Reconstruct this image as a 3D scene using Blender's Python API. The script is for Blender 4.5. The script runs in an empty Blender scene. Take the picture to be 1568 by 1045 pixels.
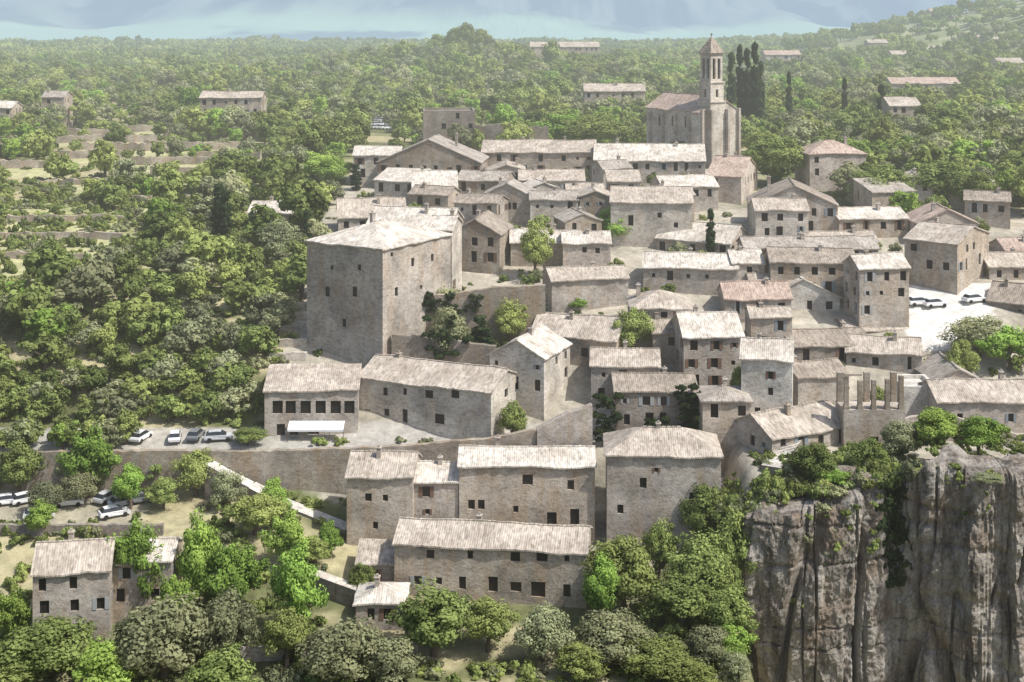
import bpy, math, random
import numpy as np
from mathutils import Vector
random.seed(7); rng=np.random.default_rng(7)
S=bpy.context.scene
F=2178.0; CX=784.0; HV=20.0; CAMZ=100.0
def X(u,D): return (u-CX)/F*D
def Z(v,D): return CAMZ-(v-HV)/F*D
# ---------------------------------------------------------------- noise
def vnoise(x,y,seed=0):
    x=np.asarray(x,float);y=np.asarray(y,float)
    xi=np.floor(x);yi=np.floor(y);fx=x-xi;fy=y-yi
    fx=fx*fx*(3-2*fx);fy=fy*fy*(3-2*fy)
    def h(a,b):
        t=np.sin(a*127.1+b*311.7+seed*74.7)*43758.5453
        return t-np.floor(t)
    return (h(xi,yi)*(1-fx)+h(xi+1,yi)*fx)*(1-fy)+(h(xi,yi+1)*(1-fx)+h(xi+1,yi+1)*fx)*fy
def fbm(x,y,seed=0,o=4):
    s=0;a=1;t=0
    for i in range(o):
        s=s+a*vnoise(np.asarray(x)*2**i,np.asarray(y)*2**i,seed+i*3);t+=a;a*=.5
    return s/t
def sst(a,b,x):
    t=np.clip((x-a)/(b-a),0,1);return t*t*(3-2*t)
# ---------------------------------------------------------------- terrain
PM=[(0,-125),(100,-95),(160,-77),(180,-74.2),(195,-71),(203,-69.6),(204.5,-62.8),(209,-62.2),(222,-56),(245,-48.5),(280,-42.5),(355,-37),(450,-36.5),(600,-36),(1000,-37),(1500,-38),(2200,-75),(3200,-105),(4000,-88),(4800,-58),(5400,-25),(6200,120),(9000,700),(16000,900)]
PL=[(0,-125),(100,-95),(160,-78),(180,-74.2),(189,-69.8),(203,-68.7),(204.5,-62.8),(214,-61.5),(222,-56)]+PM[9:]
PR=[(0,-135),(100,-115),(175,-102),(184,-100),(187,-63),(190,-61),(200,-60.5),(215,-60),(222,-56)]+PM[9:]
def prof(P,y): return np.interp(y,[p[0] for p in P],[p[1] for p in P])
def H(x,y):
    x=np.asarray(x,float);y=np.asarray(y,float)
    wl=1-sst(-32,-20,x)
    wr=sst(27.5,32,x)
    z=prof(PM,y)*(1-wl)*(1-wr)+prof(PL,y)*wl+prof(PR,y)*wr
    z=z+50*np.exp(-((x-440)/170)**2-((y-1050)/300)**2)
    z=z+13*np.exp(-((x+15)/80)**2-((y-800)/130)**2)
    amp=np.interp(y,[0,200,230,400,1000,4000,5000,6200,12000],[.5,.25,.5,1.2,3,10,60,330,500])
    n=(fbm(x/22,y/22,3)-.5)*2*np.minimum(amp,3)
    n2=(fbm(x/500,y/900,9,6)-.5)*2*np.maximum(amp-3,0)
    return CAMZ+z+n+n2
def h1(x,y): return float(H(np.array([x]),np.array([y]))[0])
_ys=np.array([p[0] for p in PM[2:16]],float);_vs=np.array([HV-p[1]*F/p[0] for p in PM[2:16]])
def Dv(v): return float(np.interp(-v,-_vs,_ys))
# ---------------------------------------------------------------- material helpers
def newmat(name):
    m=bpy.data.materials.new(name);m.use_nodes=True;nt=m.node_tree;nt.nodes.clear()
    m.cycles.emission_sampling='NONE'
    return m,nt
def N(nt,t,**kw):
    n=nt.nodes.new(t)
    for k,v in kw.items():
        if k.startswith('i_'):
            kk=k[2:]; kk=int(kk) if kk.isdigit() else kk.replace('_',' ')
            n.inputs[kk].default_value=v
        else: setattr(n,k,v)
    return n
def L(nt,a,b): nt.links.new(a,b)
def c4(c): return (c[0],c[1],c[2],1)
def finish(nt,shader):
    # painted aerial haze: glow mixed into each material, thicker with world Y
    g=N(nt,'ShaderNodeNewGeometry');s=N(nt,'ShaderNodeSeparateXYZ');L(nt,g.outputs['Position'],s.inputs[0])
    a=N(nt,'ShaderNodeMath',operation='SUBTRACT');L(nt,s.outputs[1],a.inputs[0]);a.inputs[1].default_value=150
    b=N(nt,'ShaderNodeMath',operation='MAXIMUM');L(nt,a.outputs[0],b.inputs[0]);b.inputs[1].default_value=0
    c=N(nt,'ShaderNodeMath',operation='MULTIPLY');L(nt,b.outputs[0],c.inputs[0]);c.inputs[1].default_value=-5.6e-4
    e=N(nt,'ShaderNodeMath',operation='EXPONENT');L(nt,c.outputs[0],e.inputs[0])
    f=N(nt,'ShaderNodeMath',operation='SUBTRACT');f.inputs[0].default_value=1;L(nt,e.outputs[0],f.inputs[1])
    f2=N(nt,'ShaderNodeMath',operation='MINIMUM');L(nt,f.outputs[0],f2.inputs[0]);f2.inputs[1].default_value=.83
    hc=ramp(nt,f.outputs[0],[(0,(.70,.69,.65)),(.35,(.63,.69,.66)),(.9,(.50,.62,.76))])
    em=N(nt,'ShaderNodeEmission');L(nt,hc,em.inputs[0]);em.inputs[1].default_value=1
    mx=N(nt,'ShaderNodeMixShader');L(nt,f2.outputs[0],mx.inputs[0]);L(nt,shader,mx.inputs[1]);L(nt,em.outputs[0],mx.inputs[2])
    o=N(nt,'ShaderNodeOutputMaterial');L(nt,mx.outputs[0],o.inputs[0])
def mixc(nt,fac,a,b,bt='MIX'):
    m=N(nt,'ShaderNodeMix',data_type='RGBA',blend_type=bt)
    for s,v in ((0,fac),(6,a),(7,b)):
        if hasattr(v,'links') or hasattr(v,'is_output'): L(nt,v,m.inputs[s])
        else: m.inputs[s].default_value=v if s==0 else c4(v)
    return m.outputs[2]
def ramp(nt,src,pts):
    r=N(nt,'ShaderNodeValToRGB');L(nt,src,r.inputs[0])
    el=r.color_ramp.elements
    while len(el)<len(pts): el.new(.5)
    for e,(p,c) in zip(el,pts):
        e.position=p;e.color=c4(c) if hasattr(c,'__len__') else (c,c,c,1)
    return r.outputs[0]
def pr(nt,col,rough=.9,bump=None,spec=.2):
    p=N(nt,'ShaderNodeBsdfPrincipled')
    if hasattr(col,'__len__'): p.inputs['Base Color'].default_value=c4(col)
    else: L(nt,col,p.inputs['Base Color'])
    p.inputs['Roughness'].default_value=rough;p.inputs['Specular IOR Level'].default_value=spec
    if bump is not None: L(nt,bump,p.inputs['Normal'])
    return p.outputs[0]
def plain(name,c,rough=.8,spec=.3):
    m,nt=newmat(name)
    g=N(nt,'ShaderNodeNewGeometry');n=N(nt,'ShaderNodeTexNoise',i_Scale=3.0);L(nt,g.outputs['Position'],n.inputs[0])
    col=mixc(nt,n.outputs[0],[x*.8 for x in c],[min(1,x*1.2) for x in c])
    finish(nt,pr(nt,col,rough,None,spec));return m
def wallmat(name,c,warmth=.6):
    m,nt=newmat(name)
    g=N(nt,'ShaderNodeNewGeometry')
    mp=N(nt,'ShaderNodeMapping');L(nt,g.outputs['Position'],mp.inputs[0]);mp.inputs['Scale'].default_value=(1,1,1.9)
    v=N(nt,'ShaderNodeTexVoronoi',i_Scale=1.8);L(nt,mp.outputs[0],v.inputs[0])
    sp=N(nt,'ShaderNodeSeparateColor');L(nt,v.outputs['Color'],sp.inputs[0])
    n1=N(nt,'ShaderNodeTexNoise',i_Scale=.2,i_Detail=5.0,i_Roughness=.65);L(nt,g.outputs['Position'],n1.inputs[0])
    mp2=N(nt,'ShaderNodeMapping');L(nt,g.outputs['Position'],mp2.inputs[0]);mp2.inputs['Scale'].default_value=(1,1,.22)
    n2=N(nt,'ShaderNodeTexNoise',i_Scale=.7,i_Detail=5.0,i_Roughness=.6);L(nt,mp2.outputs[0],n2.inputs[0])
    n3=N(nt,'ShaderNodeTexNoise',i_Scale=4.0,i_Detail=4.0);L(nt,g.outputs['Position'],n3.inputs[0])
    d=[x*.60 for x in c];l=[min(1,x*1.2) for x in c]
    col=mixc(nt,ramp(nt,n1.outputs[0],[(.34,0),(.62,1)]),d,l)
    warm=(c[0]*.86,c[1]*.71,c[2]*.55)
    col=mixc(nt,ramp(nt,n2.outputs[0],[(.44,0),(.68,warmth)]),col,warm)
    st=ramp(nt,sp.outputs[0],[(0,.68),(.5,.95),(1,1.0)])
    col=mixc(nt,.85,col,st,'MULTIPLY')
    st2=ramp(nt,n3.outputs[0],[(.32,.66),(.62,1.0)])
    col=mixc(nt,.7,col,st2,'MULTIPLY')
    b=N(nt,'ShaderNodeBump',i_Strength=.6,i_Distance=.08);L(nt,n3.outputs[0],b.inputs['Height'])
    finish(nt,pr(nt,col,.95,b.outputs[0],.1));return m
def roofmat(name,c,c2):
    m,nt=newmat(name)
    uv=N(nt,'ShaderNodeUVMap')
    s=N(nt,'ShaderNodeSeparateXYZ');L(nt,uv.outputs[0],s.inputs[0])
    a=N(nt,'ShaderNodeMath',operation='MULTIPLY');L(nt,s.outputs[0],a.inputs[0]);a.inputs[1].default_value=2*math.pi/.30
    w=N(nt,'ShaderNodeMath',operation='SINE');L(nt,a.outputs[0],w.inputs[0])
    mp=N(nt,'ShaderNodeMapping');L(nt,uv.outputs[0],mp.inputs[0]);mp.inputs['Scale'].default_value=(3.3,1.6,1)
    v=N(nt,'ShaderNodeTexVoronoi',i_Scale=1.0);L(nt,mp.outputs[0],v.inputs[0])
    sp=N(nt,'ShaderNodeSeparateColor');L(nt,v.outputs['Color'],sp.inputs[0])
    g=N(nt,'ShaderNodeNewGeometry')
    n1=N(nt,'ShaderNodeTexNoise',i_Scale=.28,i_Detail=7.0,i_Roughness=.7);L(nt,g.outputs['Position'],n1.inputs[0])
    mp3=N(nt,'ShaderNodeMapping');L(nt,uv.outputs[0],mp3.inputs[0]);mp3.inputs['Scale'].default_value=(1.8,.6,1)
    n2=N(nt,'ShaderNodeTexNoise',i_Scale=1.1,i_Detail=4.0);L(nt,mp3.outputs[0],n2.inputs[0])
    col=mixc(nt,ramp(nt,n1.outputs[0],[(.38,0),(.60,1)]),c2,c)
    col=mixc(nt,ramp(nt,n2.outputs[0],[(.43,0),(.78,.7)]),col,[x*.55 for x in c2])
    col=mixc(nt,.85,col,ramp(nt,sp.outputs[1],[(0,.6),(.6,.95),(1,1.0)]),'MULTIPLY')
    wv=N(nt,'ShaderNodeMath',operation='MULTIPLY_ADD');L(nt,w.outputs[0],wv.inputs[0]);wv.inputs[1].default_value=.5;wv.inputs[2].default_value=.5
    hh=N(nt,'ShaderNodeMath',operation='ADD');L(nt,wv.outputs[0],hh.inputs[0]);L(nt,sp.outputs[0],hh.inputs[1])
    b=N(nt,'ShaderNodeBump',i_Strength=.5,i_Distance=.06);L(nt,hh.outputs[0],b.inputs['Height'])
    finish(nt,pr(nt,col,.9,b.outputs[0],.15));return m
def leafmat(name,dark,light,yel):
    m,nt=newmat(name)
    at=N(nt,'ShaderNodeAttribute');at.attribute_name='tint'
    oi=N(nt,'ShaderNodeObjectInfo')
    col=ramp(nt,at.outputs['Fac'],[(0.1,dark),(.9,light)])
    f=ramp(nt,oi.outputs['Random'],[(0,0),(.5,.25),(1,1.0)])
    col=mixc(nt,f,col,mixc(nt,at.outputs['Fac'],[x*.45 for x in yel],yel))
    h=N(nt,'ShaderNodeMath',operation='MULTIPLY_ADD');mlt=N(nt,'ShaderNodeMath',operation='FRACT');mm=N(nt,'ShaderNodeMath',operation='MULTIPLY');mm.inputs[1].default_value=7.31
    L(nt,oi.outputs['Random'],mm.inputs[0]);L(nt,mm.outputs[0],mlt.inputs[0]);L(nt,mlt.outputs[0],h.inputs[0]);h.inputs[1].default_value=.75;h.inputs[2].default_value=.88
    hs=N(nt,'ShaderNodeHueSaturation',i_Saturation=.95);L(nt,h.outputs[0],hs.inputs['Value']);L(nt,col,hs.inputs['Color'])
    d=N(nt,'ShaderNodeBsdfDiffuse');L(nt,hs.outputs[0],d.inputs[0])
    t=N(nt,'ShaderNodeBsdfTranslucent');L(nt,hs.outputs[0],t.inputs[0])
    mx=N(nt,'ShaderNodeMixShader',i_0=.32);L(nt,d.outputs[0],mx.inputs[1]);L(nt,t.outputs[0],mx.inputs[2])
    finish(nt,mx.outputs[0]);return m
WM={'grey':wallmat('stone_grey',(.48,.435,.385)),'pale':wallmat('stone_pale',(.60,.555,.49),.45),'tan':wallmat('stone_tan',(.49,.43,.36),.7),
    'dark':wallmat('stone_dark',(.30,.27,.235)),'pink':wallmat('render_pink',(.56,.49,.43),.3),'white':wallmat('render_white',(.70,.67,.61),.2),
    'brown':wallmat('stone_brown',(.38,.335,.28),.8)}
RM={'grey':roofmat('tiles_grey',(.48,.435,.38),(.33,.29,.25)),'bright':roofmat('tiles_bright',(.74,.685,.61),(.50,.445,.38)),
    'red':roofmat('tiles_red',(.55,.44,.37),(.41,.31,.255)),'tan':roofmat('tiles_tan',(.58,.515,.44),(.385,.33,.275)),
    'brown':roofmat('tiles_brown',(.42,.36,.30),(.27,.23,.19))}
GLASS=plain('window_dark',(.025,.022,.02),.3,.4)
SHUT=[plain('shutter_brown',(.16,.10,.07)),plain('shutter_grey',(.32,.33,.33)),plain('shutter_blue',(.22,.25,.27))]
BARK=plain('bark',(.13,.10,.075))
LEAF=leafmat('leaf_oak',(.045,.068,.02),(.23,.29,.085),(.33,.37,.11))
LEAFB=leafmat('leaf_bright',(.055,.10,.018),(.23,.36,.065),(.29,.40,.08))
LEAFO=leafmat('leaf_olive',(.08,.10,.052),(.27,.29,.16),(.32,.33,.17))
LEAFD=leafmat('leaf_dark',(.02,.036,.016),(.05,.075,.032),(.06,.085,.03))
# ---------------------------------------------------------------- mesh helpers
def mesh_obj(name,verts,faces,mats,mi=None,parent=None,uvs=None,smooth=False):
    me=bpy.data.meshes.new(name);me.from_pydata([tuple(v) for v in verts],[],faces)
    for m in mats: me.materials.append(m)
    if mi is not None: me.polygons.foreach_set('material_index',mi)
    if uvs is not None:
        ul=me.uv_layers.new(name='UVMap')
        li=np.zeros(len(me.loops),int);me.loops.foreach_get('vertex_index',li)
        ul.data.foreach_set('uv',np.array(uvs,float)[li].ravel())
    if smooth: me.polygons.foreach_set('use_smooth',[True]*len(me.polygons))
    me.update()
    o=bpy.data.objects.new(name,me);S.collection.objects.link(o)
    if parent: o.parent=parent
    return o
def empty(name,loc,rz=0):
    e=bpy.data.objects.new(name,None);S.collection.objects.link(e);e.location=loc;e.rotation_euler=(0,0,rz);e.empty_display_size=.5;return e
def box(V,Fc,x0,x1,y0,y1,z0,z1):
    i=len(V);V+= [(x0,y0,z0),(x1,y0,z0),(x1,y1,z0),(x0,y1,z0),(x0,y0,z1),(x1,y0,z1),(x1,y1,z1),(x0,y1,z1)]
    Fc+=[(i,i+3,i+2,i+1),(i+4,i+5,i+6,i+7),(i,i+1,i+5,i+4),(i+1,i+2,i+6,i+5),(i+2,i+3,i+7,i+6),(i+3,i,i+4,i+7)]
def panel(V,Fc,PV,PF,SV,SF,P,ex,w,z0,z1,holes,shut=.3,rec=.28):
    """wall with real recessed openings; P=left bottom corner seen from outside, ex unit along wall, outward n"""
    P=Vector(P);ex=Vector(ex);n=Vector((ex.y,-ex.x,0));up=Vector((0,0,1))
    hs=[]
    for (a0,a1,b0,b1) in holes:
        if a0<.15 or a1>w-.15 or b0<z0+.05 or b1>z1-.1: continue
        if any(not(a1+.1<q[0] or a0-.1>q[1] or b1+.1<q[2] or b0-.1>q[3]) for q in hs): continue
        hs.append((a0,a1,b0,b1))
    A=sorted(set([0,w]+[q for h in hs for q in h[:2]]));B=sorted(set([z0,z1]+[q for h in hs for q in h[2:]]))
    base=len(V)
    for b in B:
        for a in A: V.append(P+ex*a+up*b)
    na=len(A)
    for j in range(len(B)-1):
        for i in range(na-1):
            ca=(A[i]+A[i+1])/2;cb=(B[j]+B[j+1])/2
            if any(q[0]<ca<q[1] and q[2]<cb<q[3] for q in hs): continue
            k=base+j*na+i;Fc.append((k,k+1,k+1+na,k+na))
    for (a0,a1,b0,b1) in hs:
        c=[P+ex*a0+up*b0,P+ex*a1+up*b0,P+ex*a1+up*b1,P+ex*a0+up*b1]
        k=len(V);V+=c+[q-n*rec for q in c]
        for e in range(4):
            f=(e+1)%4;Fc.append((k+e,k+e+4,k+f+4,k+f))
        k=len(PV);PV+=[q-n*(rec-.02) for q in c];PF.append((k,k+1,k+2,k+3))
        if random.random()<shut and (a1-a0)<1.4:
            ww=(a1-a0)*.5
            for s0 in (a0-ww,a1):
                k=len(SV);q0=P+ex*s0+up*b0+n*.01;q1=P+ex*(s0+ww)+up*b0+n*.01
                hh=up*(b1-b0);qs=[q0,q1,q1+hh,q0+hh]
                SV+=qs+[q+n*.05 for q in qs]
                SF+=[(k+4,k+5,k+6,k+7),(k,k+1,k+5,k+4),(k+1,k+2,k+6,k+5),(k+2,k+3,k+7,k+6),(k+3,k,k+4,k+7)]
def patch(V,Fc,U,p00,p10,p11,p01,seed,th=.2):
    p00,p10,p11,p01=map(Vector,(p00,p10,p11,p01))
    ed=(p10-p00).normalized() if (p10-p00).length>.01 else Vector((1,0,0))
    nrm=(p10-p00).cross(p01-p00)
    if nrm.length<1e-6: nrm=(p10-p00).cross(p11-p00)
    nrm.normalize()
    if nrm.z<0:nrm=-nrm
    sd=nrm.cross(ed)
    nu=max(2,int((p10-p00).length/.9));nv=max(2,int(max((p01-p00).length,(p11-p10).length)/1.1))
    I,J=np.meshgrid(np.arange(nu+1)/nu,np.arange(nv+1)/nv);I=I.ravel()[:,None];J=J.ravel()[:,None]
    q0,q1,q2,q3=[np.array(q)[None] for q in (p00,p10,p11,p01)]
    Pp=(q0*(1-I)+q1*I)*(1-J)+(q3*(1-I)+q2*I)*J
    dz=(vnoise(Pp[:,0]*.3+seed*5.1,Pp[:,1]*.3,seed)-.5)*.30+(vnoise(Pp[:,0]*1.7+seed,Pp[:,1]*1.7,seed+4)-.5)*.08
    rel=Pp-q0;uu=rel@np.array(ed);vv=rel@np.array(sd)
    base=len(V)
    e0=(J[:,0]==0)*(vnoise(I[:,0]*nu*1.3,seed*2.2,2)-.5)*.25
    Pp=Pp+np.array(sd)[None]*e0[:,None]
    Pp[:,2]+=dz
    for lay in (0,1):
        Q=Pp.copy();Q[:,2]-=th*lay
        V.extend(map(tuple,Q.tolist()));U.extend(zip((uu+seed*3.7).tolist(),vv.tolist()))
    n=(nu+1)*(nv+1)
    for j in range(nv):
        for i in range(nu):
            k=base+j*(nu+1)+i
            Fc.append((k,k+1,k+nu+2,k+nu+1));k+=n;Fc.append((k,k+nu+1,k+nu+2,k+1))
    for i in range(nu):
        for k0 in (base+i,base+nv*(nu+1)+i): Fc.append((k0,k0+1,k0+1+n,k0+n))
    for j in range(nv):
        for k0 in (base+j*(nu+1),base+j*(nu+1)+nu): Fc.append((k0,k0+nu+1,k0+nu+1+n,k0+n))
FARH=[];RECT=[]
hid=[0]
def autoholes(w,z0,z1,density=.6):
    out=[];nc=max(1,int(w/2.8));rows=max(1,min(4,int((z1-z0-.4)/2.7)))
    for r in range(rows):
        zc=z1-1.35-2.7*r
        for c in range(nc):
            if random.random()>density: continue
            a=(c+.5)*w/nc+random.uniform(-.5,.5)
            if random.random()<.2: ww,hh=.6,.7
            else: ww,hh=random.uniform(.85,1.2),random.uniform(1.25,1.7)
            if r==rows-1 and random.random()<.4: hh=2.0
            out.append((a-ww/2,a+ww/2,zc-hh/2,zc+hh/2))
    return out
def house(ul,ur,ve,D=None,vb=None,th=0,us=None,d=9,roof='x',rise=None,wall='grey',tile='grey',wins=None,swins=None,
          name='stone_house',chim=1,dens=.8,over=.35,shut=.25,bot=None):
    if D is None: D=Dv(vb)
    hid[0]+=1;sd=hid[0]
    t=math.radians(th);c=math.cos(t);s=math.sin(t)
    kl=(ul-CX)/F;kr=(ur-CX)/F
    if th>=0:
        x0,y0=kl*D,D;w=(kr*D-x0)/(c-kr*s);nx,ny=x0,y0
    else:
        xr,yr=kr*D,D;w=(xr-kl*yr)/(c-kl*s);x0=xr-w*c;y0=yr-w*s;nx,ny=xr,yr
    if us is not None:
        ks=(us-CX)/F; d=(ks*ny-nx)/(-s-ks*c)
        if not 4<d<25: print('depth?',name,ul,d); d=max(5,min(d,20))
    ez=Z(ve,D)
    cor=[(x0+a*c-b*s,y0+a*s+b*c) for a,b in ((0,0),(w,0),(w,d),(0,d))]
    zb=min(h1(*p) for p in cor)-.6
    if bot is not None: zb=bot
    zb=min(zb,ez-2.2)
    h=ez-zb
    RECT.append((x0,y0,c,s,w,d))
    if D>400: FARH.append((x0,y0,w,zb,h))
    e=empty(name,(x0,y0,zb),t)
    gz=max(h1(cor[0][0],cor[0][1]-.5),h1(cor[1][0],cor[1][1]-.5))-zb
    gz=max(0.1,min(gz,h-2.6))
    V=[];Fc=[];PV=[];PF=[];SV=[];SF=[]
    if rise is None: rise=(d if roof in('x','hip') else w)/2*.34 if roof!='shed' else d*.25
    fh=[]
    if wins is not None:
        for q in wins:
            u,v=q[0],q[1];ww,hh=(q[2],q[3]) if len(q)>3 else (.95,1.4)
            k=(u-CX)/F;a=(k*y0-x0)/(c-k*s);zz=Z(v,y0+a*s)-zb
            fh.append((a-ww/2,a+ww/2,zz-hh/2,zz+hh/2))
    else: fh=autoholes(w,gz,h,dens)
    sh=None
    if swins is not None:
        sh=[]
        for q in swins:
            u,v=q[0],q[1];ww,hh=(q[2],q[3]) if len(q)>3 else (.95,1.4)
            k=(u-CX)/F
            bx,by=(cor[1] if th<0 else cor[0])
            b=(k*by-bx)/(-s-k*c);zz=Z(v,by+b*c)-zb
            if th>=0: b=d-b
            sh.append((b-ww/2,b+ww/2,zz-hh/2,zz+hh/2))
    rh=sh if (sh is not None and th<0) else autoholes(d,gz,h,dens*.8)
    lh=sh if (sh is not None and th>=0) else autoholes(d,gz,h,dens*.8)
    panel(V,Fc,PV,PF,SV,SF,(0,0,0),(1,0,0),w,0,h,fh,shut)
    panel(V,Fc,PV,PF,SV,SF,(w,0,0),(0,1,0),d,0,h,rh,shut)
    bk=h+rise if roof=='shed' else h
    panel(V,Fc,PV,PF,SV,SF,(w,d,0),(-1,0,0),w,0,bk,[],0)
    panel(V,Fc,PV,PF,SV,SF,(0,d,0),(0,-1,0),d,0,h,lh,shut)
    def tri(*ps):
        k=len(V);V.extend(ps);Fc.append(tuple(range(k,k+len(ps))))
    o=over;g=over*.7
    RV=[];RF=[];RU=[]
    e0=.16
    if roof=='x':
        sl=rise/(d/2)
        tri((0,d,h),(0,0,h),(0,d/2,h+rise));tri((w,0,h),(w,d,h),(w,d/2,h+rise))
        patch(RV,RF,RU,(-g,-o,h-o*sl+e0),(w+g,-o,h-o*sl+e0),(w+g,d/2,h+rise+e0),(-g,d/2,h+rise+e0),sd)
        patch(RV,RF,RU,(w+g,d+o,h-o*sl+e0),(-g,d+o,h-o*sl+e0),(-g,d/2,h+rise+e0),(w+g,d/2,h+rise+e0),sd)
        a=(-g,d/2);b=(w+g,d/2)
    elif roof=='y':
        sl=rise/(w/2)
        tri((0,0,h),(w,0,h),(w/2,0,h+rise));tri((w,d,h),(0,d,h),(w/2,d,h+rise))
        patch(RV,RF,RU,(-o,d+g,h-o*sl+e0),(-o,-g,h-o*sl+e0),(w/2,-g,h+rise+e0),(w/2,d+g,h+rise+e0),sd)
        patch(RV,RF,RU,(w+o,-g,h-o*sl+e0),(w+o,d+g,h-o*sl+e0),(w/2,d+g,h+rise+e0),(w/2,-g,h+rise+e0),sd)
        a=(w/2,-g);b=(w/2,d+g)
    elif roof=='hip':
        m=min(w,d)/2;sl=rise/m;zz=h-o*sl+e0
        if w>=d: r0=(m,d/2,h+rise+e0);r1=(w-m,d/2,h+rise+e0)
        else: r0=(w/2,m,h+rise+e0);r1=(w/2,d-m,h+rise+e0)
        A=(-o,-o,zz);B=(w+o,-o,zz);C=(w+o,d+o,zz);E=(-o,d+o,zz)
        if w>=d:
            patch(RV,RF,RU,A,B,r1,r0,sd);patch(RV,RF,RU,C,E,r0,r1,sd);patch(RV,RF,RU,B,C,r1,r1,sd);patch(RV,RF,RU,E,A,r0,r0,sd)
        else:
            patch(RV,RF,RU,A,B,r0,r0,sd);patch(RV,RF,RU,B,C,r1,r0,sd);patch(RV,RF,RU,C,E,r1,r1,sd);patch(RV,RF,RU,E,A,r0,r1,sd)
        a=r0[:2];b=r1[:2]
    elif roof=='shed':
        sl=rise/d
        tri((0,d,h),(0,0,h),(0,d,h+rise));tri((w,0,h),(w,d,h),(w,d,h+rise))
        patch(RV,RF,RU,(-g,-o,h-o*sl+e0),(w+g,-o,h-o*sl+e0),(w+g,d+.1,h+rise+e0),(-g,d+.1,h+rise+e0),sd)
        a=b=None
    else: # flat with parapet
        k=len(V);V+=[(0,0,h),(w,0,h),(w,d,h),(0,d,h),(.5,.5,h),(w-.5,.5,h),(w-.5,d-.5,h),(.5,d-.5,h),(.5,.5,h-.6),(w-.5,.5,h-.6),(w-.5,d-.5,h-.6),(.5,d-.5,h-.6)]
        for i in range(4):
            j=(i+1)%4;Fc+=[(k+i,k+j,k+4+j,k+4+i),(k+4+i,k+4+j,k+8+j,k+8+i)]
        Fc.append((k+8,k+9,k+10,k+11));a=b=None
    mesh_obj('walls',V,Fc,[WM[wall]],parent=e)
    if RV: mesh_obj('roof',RV,RF,[RM[tile]],parent=e,uvs=RU)
    if PV: mesh_obj('window_panes',PV,PF,[GLASS],parent=e)
    if SV: mesh_obj('shutters',SV,SF,[random.choice(SHUT)],parent=e)
    if a is not None:
        CV=[];CF=[]
        Lr=(Vector(b)-Vector(a)).length
        if Lr>.7:
            n=max(1,int(Lr/.6));fr=(np.arange(n)+.5)/n
            px=a[0]+(b[0]-a[0])*fr;py=a[1]+(b[1]-a[1])*fr
            zj=h+rise+e0+(vnoise(px*.3+sd*5.1,py*.3,sd)-.5)*.30+(vnoise(px*1.7+sd,py*1.7,sd+4)-.5)*.08
            hl=.28
            for X_,Y_,Z_ in zip(px.tolist(),py.tolist(),zj.tolist()):
                if abs(b[0]-a[0])>abs(b[1]-a[1]): box(CV,CF,X_-hl,X_+hl,Y_-.15,Y_+.15,Z_-.06,Z_+.1)
                else: box(CV,CF,X_-.15,X_+.15,Y_-hl,Y_+hl,Z_-.06,Z_+.1)
            mesh_obj('ridge_tiles',CV,CF,[RM[tile]],parent=e,uvs=[(q[0]*.5,q[1]*.5) for q in CV])
        CV=[];CF=[]
        for q in range(chim):
            px=random.uniform(.15,.85)*w;py=random.uniform(.35,.65)*d;zt=h+rise+random.uniform(.5,1.0)
            box(CV,CF,px-.3,px+.3,py-.4,py+.4,h,zt);box(CV,CF,px-.38,px+.38,py-.48,py+.48,zt,zt+.12)
            box(CV,CF,px-.12,px+.12,py-.12,py+.12,zt+.12,zt+.42)
        if CV: mesh_obj('chimney',CV,CF,[WM['grey']],parent=e)
    return e,(x0,y0,zb,w,d,h,t)
def wallstrip(name,pts,thick,mat,bottom=None,depth=3,jit=.12):
    P=[]
    for a,b in zip(pts[:-1],pts[1:]):
        n=max(1,int((Vector(b)-Vector(a)).length/1.0))
        for i in range(n): P.append(Vector(a).lerp(Vector(b),i/n))
    P.append(Vector(pts[-1]));V=[];Fc=[]
    for i,p in enumerate(P):
        t=(P[min(i+1,len(P)-1)]-P[max(i-1,0)]);t.z=0;t.normalize();n=Vector((-t.y,t.x,0))*thick/2
        zt=p.z+random.uniform(-jit,jit);zb=(bottom if bottom is not None else h1(p.x,p.y)-depth)
        zb=min(zb,zt-.3)
        for q,zz in ((p-n,zb),(p-n,zt),(p+n,zt),(p+n,zb)): V.append((q.x,q.y,zz))
    for i in range(len(P)-1):
        k=i*4
        for j in range(3): Fc.append((k+j,k+4+j,k+5+j,k+1+j))
    k=len(V)-4;Fc+=[(0,1,2,3),(k+3,k+2,k+1,k)]
    return mesh_obj(name,V,Fc,[mat])
TERR=[(-60,135,262),(-60,190,274),(10,190,287),(190,300,306),(60,170,325),(230,380,335),(80,190,362),(220,385,385),(70,240,400),(300,400,360),(-40,90,345),(100,200,422),(250,400,415),(180,330,438),(330,420,450),(120,260,378),(200,330,349)]
# ---------------------------------------------------------------- terrain mesh
def axis(lo,hi,step,far,g=1.045):
    a=list(np.arange(lo,hi+step/2,step));s=step;x=a[-1]
    while x<far: s*=g;x+=s;a.append(x)
    return a
ypos=axis(140,300,.8,16000,1.018)
yneg=list(np.arange(20,140,6.0))
ya=np.array(yneg+ypos)
xp=axis(0,80,1.0,12000,1.025);xa=np.array([-q for q in xp[:0:-1]]+xp)
XX,YY=np.meshgrid(xa,ya);ZZ=H(XX,YY)
ny,nx=XX.shape
verts=np.stack([XX,YY,ZZ],-1).reshape(-1,3)
idx=np.arange(nx*ny).reshape(ny,nx)
fc=np.stack([idx[:-1,:-1],idx[:-1,1:],idx[1:,1:],idx[1:,:-1]],-1).reshape(-1,4)
me=bpy.data.meshes.new('terrain');me.from_pydata(verts.tolist(),[],fc.tolist())
me.polygons.foreach_set('use_smooth',[True]*len(me.polygons))
x=verts[:,0];y=verts[:,1]
col=np.zeros((len(x),4));col[:,3]=1
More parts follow.
